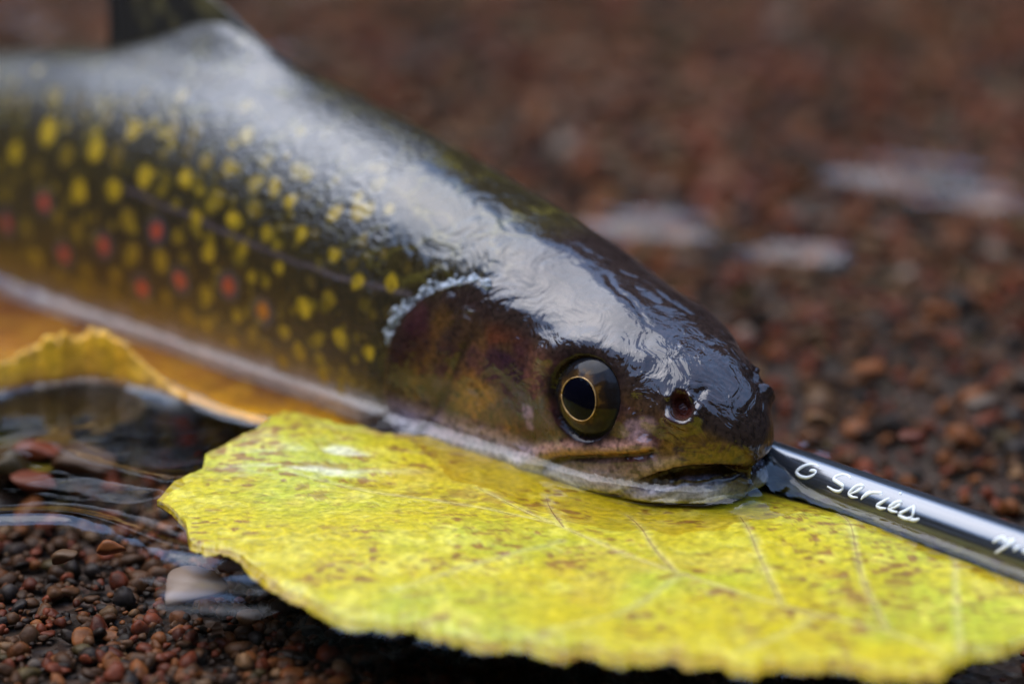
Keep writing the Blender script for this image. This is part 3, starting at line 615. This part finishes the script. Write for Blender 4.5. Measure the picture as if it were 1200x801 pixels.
def on_rod(u, v, lift=.03):
    d = ray(u, v); k = np.cross(d, dr); k /= np.linalg.norm(k)
    w_ = CAM - ra; A = d - (d @ dr) * dr; B = w_ - (w_ @ dr) * dr; rr = 3.5 + lift
    t0 = -(A @ B) / (A @ A); rr = rr + .004 * max(0, float((CAM + d*t0 - ra) @ dr))
    disc = (A @ B) ** 2 - (A @ A) * (B @ B - rr * rr)
    t = (-(A @ B) - math.sqrt(max(disc, 0))) / (A @ A); return CAM + d * t
GL = lambda p: [(900 + x / 11.44, 500 + y / 11.44) for x, y in p]; SL_ = lambda p: [(960 + x / 8.9, 530 + y / 8.9) for x, y in p]; NL = lambda p: [(1100 + x / 8.01, 580 + y / 8.01) for x, y in p]
LET = {'letter_g': [GL([(690, 545), (640, 515), (550, 510), (470, 537), (410, 580), (390, 615), (425, 655), (500, 680), (570, 670), (630, 635), (655, 600)]), GL([(655, 600), (610, 590), (560, 592)])],
 'letter_s': [SL_([(335, 278), (305, 245), (240, 235), (175, 255), (157, 285), (200, 315), (245, 345), (250, 380), (215, 405), (160, 395), (90, 352)])],
 'letter_e': [SL_([(330, 430), (400, 405), (458, 370), (450, 345), (400, 350), (345, 390), (315, 430), (345, 460), (410, 470)])],
 'letter_r': [SL_([(440, 490), (490, 440), (540, 402)]), SL_([(462, 470), (540, 425), (600, 420), (658, 430), (640, 450)])],
 'letter_i': [SL_([(738, 475), (670, 515), (612, 552), (640, 580), (705, 582)]), SL_([(835, 440), (868, 428)])],
 'letter_e.001': [SL_([(735, 590), (800, 570), (858, 535), (845, 515), (790, 530), (732, 580), (760, 610), (825, 622)])],
 'letter_s.001': [SL_([(990, 555), (920, 600), (842, 640), (860, 668), (920, 692), (965, 680), (985, 640), (990, 555)]), SL_([(920, 692), (1000, 705), (1050, 690)])],
 'letter_m': [NL([(512, 445), (560, 415), (602, 402), (625, 425), (612, 452)]), NL([(612, 440), (660, 430), (715, 430), (660, 468), (590, 510), (535, 540)])],
 'letter_o': [NL([(765, 480), (735, 500), (708, 525)]), NL([(792, 545), (815, 528), (840, 540), (830, 570)])]}
for nm, strokes in LET.items():
    Vs, Fs = [], []; off = 0
    for st in strokes:
        P = np.array([on_rod(u, v, -.14) for u, v in smooth_curve(st, 28)])
        e_ = np.sin(np.pi * np.linspace(.06, .94, len(P))) ** .35
        a_, f_ = tube(P, .33 * e_, 8); Vs.append(a_); Fs.append(f_ + off); off += len(a_)
    mesh(nm.split('.')[0], np.concatenate(Vs), np.concatenate(Fs), M_paint, rod)

# ------------------------------------------------------------------ water
wl = []
for i in range(0, nR, 3):
    z = near[i, :, 2]; j = np.where((z[:-1] >= .8) & (z[1:] < .8))[0]
    if len(j): wl.append(i * 1000 + j[0])
nearw = np.array([near[k // 1000, k % 1000] for k in wl]); farw = np.array([bend(*(FD[k // 1000, k % 1000] * (1, -1, 1))) for k in wl])
shore = np.concatenate([nearw[::-1], farw])[:, :2]
shore = resample(shore, 260)
wx = growing(-125, 125, .7, 4200, 1.3); wy_a = np.arange(-165, 100, .7); wy_b = np.arange(100, 340, 1.6)
lo, hi = [], []; st = .7; y_ = -165
while y_ > -2900: st *= 1.3; y_ -= st; lo.append(y_)
st = 1.6; y_ = 340
while y_ < 2900: st *= 1.3; y_ += st; hi.append(y_)
wy = np.array(lo[::-1] + list(wy_a) + list(wy_b) + hi)
X, Y = np.meshgrid(wx, wy, indexing='ij'); Q = np.stack([X, Y, np.zeros_like(X)], -1)
Z = .45 * (fbm(Q * (1, 1.3, 1), 30.0, 201, 2) - .5) + .16 * (fbm(Q, 9.0, 203, 2) - .5)
nearmask = (np.abs(X) < 128) & (Y > -168) & (Y < 110); q = Q[nearmask][:, :2]
d = segdist(q, shore); chin = at(872, 590, 2)[:2]; r2 = ((q - chin) ** 2).sum(1); Z[nearmask] += 2.9 * np.exp(-d / 2.7) * (1 + .1 * np.exp(-r2 / 9.0 ** 2)) + 1.4 * np.exp(-(d / 7) ** 2) * np.exp(-r2 / 13.0 ** 2) + 1.2 * (fbm(Q[nearmask], 4.5, 217, 2) - .5) * np.exp(-r2 / 9.0 ** 2) + .22 * np.sin(2 * np.pi * d / 2.6 + 3 * (fbm(Q[nearmask], 9.0, 211, 2))) * np.exp(-d / 5.0) * (.35 + .65 * np.exp(-r2 / 24.0 ** 2))
dl = segdist(q, np.array([at(u, v, 0)[:2] for u, v in smooth_curve([(170, 440), (215, 462), (260, 482), (300, 494), (333, 500)], 20)])); Z[nearmask] += 1.3 * np.exp(-(dl / 1.3) ** 2)
dl = segdist(q, np.array([at(u, v, 0)[:2] for u, v in smooth_curve([(-160, 612), (0, 606), (80, 606), (140, 622), (205, 648), (240, 656)], 24)])); Z[nearmask] += .8 * np.exp(-(dl / 2.6) ** 2)
dl = segdist(q, np.array([at(u, v, 0)[:2] for u, v in smooth_curve([(60, 520), (80, 535), (110, 545), (170, 560), (240, 580)], 24)])); Z[nearmask] += .45 * np.exp(-(dl / 2.2) ** 2)
dl = segdist(q, rod_pts[30:, :2][::3]); Z[nearmask] += 1.3 * np.exp(-np.maximum(dl - 3.3, 0) / 2.0)
for u, v in [(945, 522), (965, 533), (1015, 556), (1060, 574), (1135, 602), (1180, 622)]:
    r3 = ((q - at(u, v, 0)[:2]) ** 2).sum(1); Z[nearmask] += 1.0 * np.exp(-r3 / 2.0 ** 2)
lo_ = np.concatenate([P3[:, 0, :2], P3[::-1, -1, :2]])[::6]; dl = segdist(q, lo_); Z[nearmask] += .5 * np.exp(-dl / 1.8)
dl = segdist(q, rim[:120:4, :2] - (0, 2.5)); Z[nearmask] += 1.6 * np.exp(-dl / 2.2)
for u, v, sx_, sy_, A_, wv in [(760, 265, 13, 13, 1.5, 13), (935, 296, 10, 7, 1.4, 10), (1060, 205, 28, 16, 1.5, 15), (930, 190, 10, 12, .9, 14), (1170, 235, 14, 10, 1.0, 13), (15, 30, 20, 22, 1.0, 18), (330, 60, 16, 20, .8, 18), (240, 692, 8, 5, .35, 9), (700, 160, 14, 14, .5, 14), (560, 60, 26, 22, .5, 17)]:
    c_ = at(u, v, 0); e_ = np.exp(-((X - c_[0]) / sx_) ** 2 - ((Y - c_[1]) / sy_) ** 2)
    Z += A_ * e_ * np.cos(2*np.pi * ((Y - c_[1]) + .25 * (X - c_[0])) / wv + 4 * (fbm(Q, 14.0, 207, 2) - .5))
tag(mesh('water', np.stack([X, Y, Z], -1).reshape(-1, 3), gridfaces(len(wx), len(wy))[:, ::-1], M_water, face='up'), kind='structure')

# ------------------------------------------------------------------ foam along the gill cover
def ico(sub):
    import bmesh
    bm = bmesh.new(); bmesh.ops.create_icosphere(bm, subdivisions=sub, radius=1.0); bm.verts.ensure_lookup_table()
    V = np.array([v.co[:] for v in bm.verts]); F = np.array([[v.index for v in f.verts] for f in bm.faces]); bm.free(); return V, F
I2V, I2F = ico(2); I3V, I3F = ico(3)
m, nt, b = new_mat('froth'); b.inputs['Base Color'].default_value = (.8, .85, .88, 1); b.inputs['Roughness'].default_value = .08; b.inputs['Transmission Weight'].default_value = .55; b.inputs['IOR'].default_value = 1.33
gf = np.random.default_rng(11); Vs, Fs = [], []; off = 0
path = smooth_curve([(578, 338), (560, 328), (540, 333), (520, 335), (500, 343), (484, 357), (470, 372), (460, 392), (457, 420), (455, 440)], 60)
for k in range(260):
    t_ = gf.random() ** 1.0; thick = 2.0 + 6.5 * math.exp(-((t_ - .62) / .2) ** 2) + 4 * math.exp(-((t_ - .2) / .12) ** 2)
    u, v = path[int(t_ * 59)] + gf.normal(0, thick * .6, 2) - (thick * .5, 0); i = pick(u, v); r = .12 + .5 * gf.random() ** 2.5 + (.25 if gf.random() < .06 else 0)
    if v > 400: r *= .6
    cpos = near[i] + (CAM - near[i]) / 500 * gf.uniform(.0, .35); Vs.append(cpos + I2V * r * gf.uniform(.7, 1.3, 3)); Fs.append(I2F + off); off += len(I2V)
tag(mesh('froth', np.concatenate(Vs), np.concatenate(Fs), m), 'white water bubbles clinging along the edge of the trout\'s gill cover', 'bubbles', kind='stuff')

# ------------------------------------------------------------------ gravel: the 300 pebbles that show largest, and the rest
shapes = []
for k in range(8):
    g = np.random.default_rng(300 + k); Vb = I3V if k < 3 else I2V; Fb = I3F if k < 3 else I2F
    dd = 1 + .7 * (fbm(Vb + k * 5, 1.1, 310 + k, 2) - .5); Vn = Vb * dd[:, None]
    for q_ in range(7):      # chipped faces
        nn = g.normal(size=3); nn /= np.linalg.norm(nn); h = g.uniform(.5, .8); e_ = Vn @ nn; Vn = Vn - np.maximum(e_ - h, 0)[:, None] * nn * .8
    shapes.append((Vn, Fb))
PAL = [('rust-red', (.24, .065, .03)), ('brown', (.13, .07, .035)), ('dark grey', (.045, .042, .045)), ('tan', (.27, .18, .10)), ('orange-brown', (.27, .11, .035)), ('olive', (.12, .10, .04)), ('pale grey', (.34, .32, .31)), ('black-brown', (.03, .02, .016))]
PW = np.array([.2, .26, .11, .10, .15, .05, .02, .11]); PW /= PW.sum(); PAL = [(a, tuple(q * f for q, f in zip(b, (.74, .62, .52)))) for a, b in PAL]
N = 14500
gp = np.random.default_rng(21)
uu_ = gp.uniform(-260, 1460, N * 4); dpt = CAM[1] + np.sqrt(gp.uniform(300 ** 2, 860 ** 2, N * 4))     # even cover of the ground inside the view wedge
px_ = (uu_ - 600) / FPX * (dpt - CAM[1]) * 1.04; keep = gp.random(N * 4) < .62; px_, dpt = px_[keep][:N], dpt[keep][:N]
ex_ = 7500; dpt = np.concatenate([dpt, gp.uniform(-185, -40, ex_)]); px_ = np.concatenate([px_, gp.uniform(-95, 60, ex_)]); N += ex_
rad = np.clip(gp.lognormal(.48, .42, N) * (.72 + .7 * sstep(-80, 250, dpt)), .6, 5.0)
big = gp.random(N) < .012; rad[big] = gp.uniform(2.4, 4.2, big.sum()) * (.75 + .5 * sstep(-60, 200, dpt[big]))
# stones one can point out in the photograph: pixel, long radius, height ratio, colour
HERO = [(96, 553, 5.6, .3, 1), (42, 541, 4.8, .35, 0), (15, 557, 3.8, .5, 5), (42, 573, 3.6, .35, 0), (272, 669, 2.6, .45, 6), (225, 702, 6.0, .25, 6), (210, 505, 5.0, .3, 4), (250, 517, 3.5, .5, 3), (75, 660, 2.2, .5, 3), (130, 650, 2.2, .5, 4), (1020, 440, 3, .5, 4), (1100, 375, 3.4, .5, 4), (960, 405, 3, .5, 3), (1150, 480, 3, .45, 6), (1070, 520, 2.6, .5, 0), (960, 500, 2.6, .5, 3)]
hx = np.array([at(u, v, -8)[:2] for u, v, *_ in HERO])
px_ = np.concatenate([hx[:, 0], px_]); py_ = np.concatenate([hx[:, 1], dpt]); rad = np.concatenate([[h[2] for h in HERO], rad])
N = len(px_); cls = gp.choice(len(PAL), N, p=PW); cls[:len(HERO)] = [h[4] for h in HERO]
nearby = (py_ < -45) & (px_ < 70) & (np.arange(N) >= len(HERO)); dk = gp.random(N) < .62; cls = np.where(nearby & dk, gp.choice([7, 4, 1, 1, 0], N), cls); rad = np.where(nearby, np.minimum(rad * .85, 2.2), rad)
flat = gp.uniform(.4, .75, N); flat[:len(HERO)] = [h[3] for h in HERO]; elong = gp.uniform(.65, 1.0, N); rz = gp.uniform(0, 2*np.pi, N)
rz[:len(HERO)] = gp.uniform(-.3, .3, len(HERO))
pz = bedz(px_, py_) + rad * flat * gp.uniform(.1, .6, N); pz[:len(HERO)] = -7.5 + rad[:len(HERO)] * .25
pz[len(HERO):] = np.minimum(pz[len(HERO):], -2.0 - (rad * flat)[len(HERO):])
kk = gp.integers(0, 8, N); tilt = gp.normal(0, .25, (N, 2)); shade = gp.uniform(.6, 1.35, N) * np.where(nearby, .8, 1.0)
pp = proj(np.stack([px_, py_, pz], -1))
def inpoly(q, poly):
    x, y = q[:, 0], q[:, 1]; r = np.zeros(len(q), bool); j = len(poly) - 1
    for i in range(len(poly)):
        xi, yi = poly[i]; xj, yj = poly[j]
        r ^= ((yi > y) != (yj > y)) & (x < (xj - xi) * (y - yi) / (yj - yi + 1e-9) + xi); j = i
    return r
FISHPX = [(-10, 340), (-10, 55), (130, 50), (225, 0), (330, 78), (500, 158), (660, 250), (840, 388), (885, 460), (905, 530), (890, 600), (700, 580), (455, 480), (250, 410)]
hid = inpoly(pp, FISHPX) | inpoly(pp, TOP + BOT[::-1]) | inpoly(pp, [(0, 350), (0, 440), (100, 430), (200, 460), (330, 490), (460, 490), (250, 410)]) | inpoly(pp, [(900, 505), (1200, 615), (1200, 680), (900, 565)])
vis = (~hid) & (pp[:, 0] > -5) & (pp[:, 0] < 1205) & (pp[:, 1] > -5) & (pp[:, 1] < 806)
dist = np.linalg.norm(np.stack([px_, py_, pz], -1) - CAM, axis=1)
score = np.where(vis, rad / dist, 0); score[:len(HERO)] += 10
order = np.argsort(-score); single = order[:300]
def rotm3(i):
    a, b_, c_ = tilt[i, 0], tilt[i, 1], rz[i]
    ca, sa, cb_, sb, cc, sc = math.cos(a), math.sin(a), math.cos(b_), math.sin(b_), math.cos(c_), math.sin(c_)
    return np.array([[cc, -sc, 0], [sc, cc, 0], [0, 0, 1]]) @ np.array([[cb_, 0, sb], [0, 1, 0], [-sb, 0, cb_]]) @ np.array([[1, 0, 0], [0, ca, -sa], [0, sa, ca]])
# singles: shared meshes, one material per colour
pm = []
for nm, col in PAL:
    m, nt, b = new_mat('pebble_' + nm.replace('-', '_').replace(' ', '_')); co = objco(nt)
    n = node(nt, 'ShaderNodeTexNoise', {'Vector': co, 'Scale': 2.2, 'Detail': 6.0}); n2_ = node(nt, 'ShaderNodeTexNoise', {'Vector': co, 'Scale': 11.0, 'Detail': 3.0})
    k_ = node(nt, 'ShaderNodeObjectInfo').outputs['Alpha']
    c1 = mixc(nt, 1.0, col, ramp(nt, n.outputs[0], [(.3, (.5, .5, .5)), (.7, (1.4, 1.35, 1.3))]), 'MULTIPLY')
    c1 = mixc(nt, 1.0, c1, ramp(nt, n2_.outputs[0], [(.35, (.75, .75, .75)), (.65, (1.2, 1.2, 1.2))]), 'MULTIPLY')
    vm = node(nt, 'ShaderNodeVectorMath', {0: c1}, operation='SCALE'); nt.links.new(k_, vm.inputs['Scale']); nt.links.new(vm.outputs[0], b.inputs['Base Color'])
    b.inputs['Roughness'].default_value = .45; b.inputs['Specular IOR Level'].default_value = .35
    bp = node(nt, 'ShaderNodeBump', {'Height': n2_.outputs[0], 'Strength': .4, 'Distance': .0003}); nt.links.new(bp.outputs[0], b.inputs['Normal']); pm.append(m)
pmesh = {}
def pebble_mesh(k, ci):
    if (k, ci) not in pmesh:
        Vn, Fb = shapes[k]; o = mesh('pebble', Vn, Fb, pm[ci]); pmesh[(k, ci)] = o.data; bpy.data.objects.remove(o)
    return pmesh[(k, ci)]
from mathutils import Matrix
def where(u, v):
    if v > 640 and u < 620: return 'before the yellow leaf\'s near rim' if u > 200 else 'in open water before the yellow leaf'
    if u < 420 and v > 430: return 'between the yellow leaf and the curled leaf'
    if v > 700: return 'beside the yellow leaf\'s tip'
    if v > 430 and u > 780: return 'just beyond the lettered fishing rod'
    if v > 300 and u > 700: return 'behind the trout\'s head and the rod'
    if u > 850: return 'among the pale ripples far behind the rod'
    if u > 520: return 'far behind the trout\'s neck'
    return 'far behind the trout\'s dorsal fin'
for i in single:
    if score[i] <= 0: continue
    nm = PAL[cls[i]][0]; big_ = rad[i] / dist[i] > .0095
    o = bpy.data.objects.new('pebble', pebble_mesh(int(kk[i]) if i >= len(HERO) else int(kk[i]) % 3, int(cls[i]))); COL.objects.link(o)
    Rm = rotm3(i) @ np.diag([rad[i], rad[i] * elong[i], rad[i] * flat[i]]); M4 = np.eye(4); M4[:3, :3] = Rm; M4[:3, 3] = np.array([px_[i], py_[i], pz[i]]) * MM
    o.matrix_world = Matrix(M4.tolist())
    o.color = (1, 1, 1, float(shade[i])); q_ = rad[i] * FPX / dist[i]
    size = 'large' if q_ > 32 else 'middling' if q_ > 19 else 'small'
    form = ('thin flat' if flat[i] < .47 else 'thick') + (' oblong' if elong[i] < .76 else ' round' if elong[i] > .9 else ' oval')
    tone = 'dull ' if shade[i] < .8 else 'bright ' if shade[i] > 1.15 else ''
    tag(o, f'{size} {form} {tone}{nm} pebble {where(*pp[i])}', 'pebble', 'pebbles on the stream bed')
sset = set(single.tolist()); rest = [i for i in range(N) if i not in sset]
Vs, Fs, Cs = [], [], []; off = 0
palc = np.array([p[1] for p in PAL])
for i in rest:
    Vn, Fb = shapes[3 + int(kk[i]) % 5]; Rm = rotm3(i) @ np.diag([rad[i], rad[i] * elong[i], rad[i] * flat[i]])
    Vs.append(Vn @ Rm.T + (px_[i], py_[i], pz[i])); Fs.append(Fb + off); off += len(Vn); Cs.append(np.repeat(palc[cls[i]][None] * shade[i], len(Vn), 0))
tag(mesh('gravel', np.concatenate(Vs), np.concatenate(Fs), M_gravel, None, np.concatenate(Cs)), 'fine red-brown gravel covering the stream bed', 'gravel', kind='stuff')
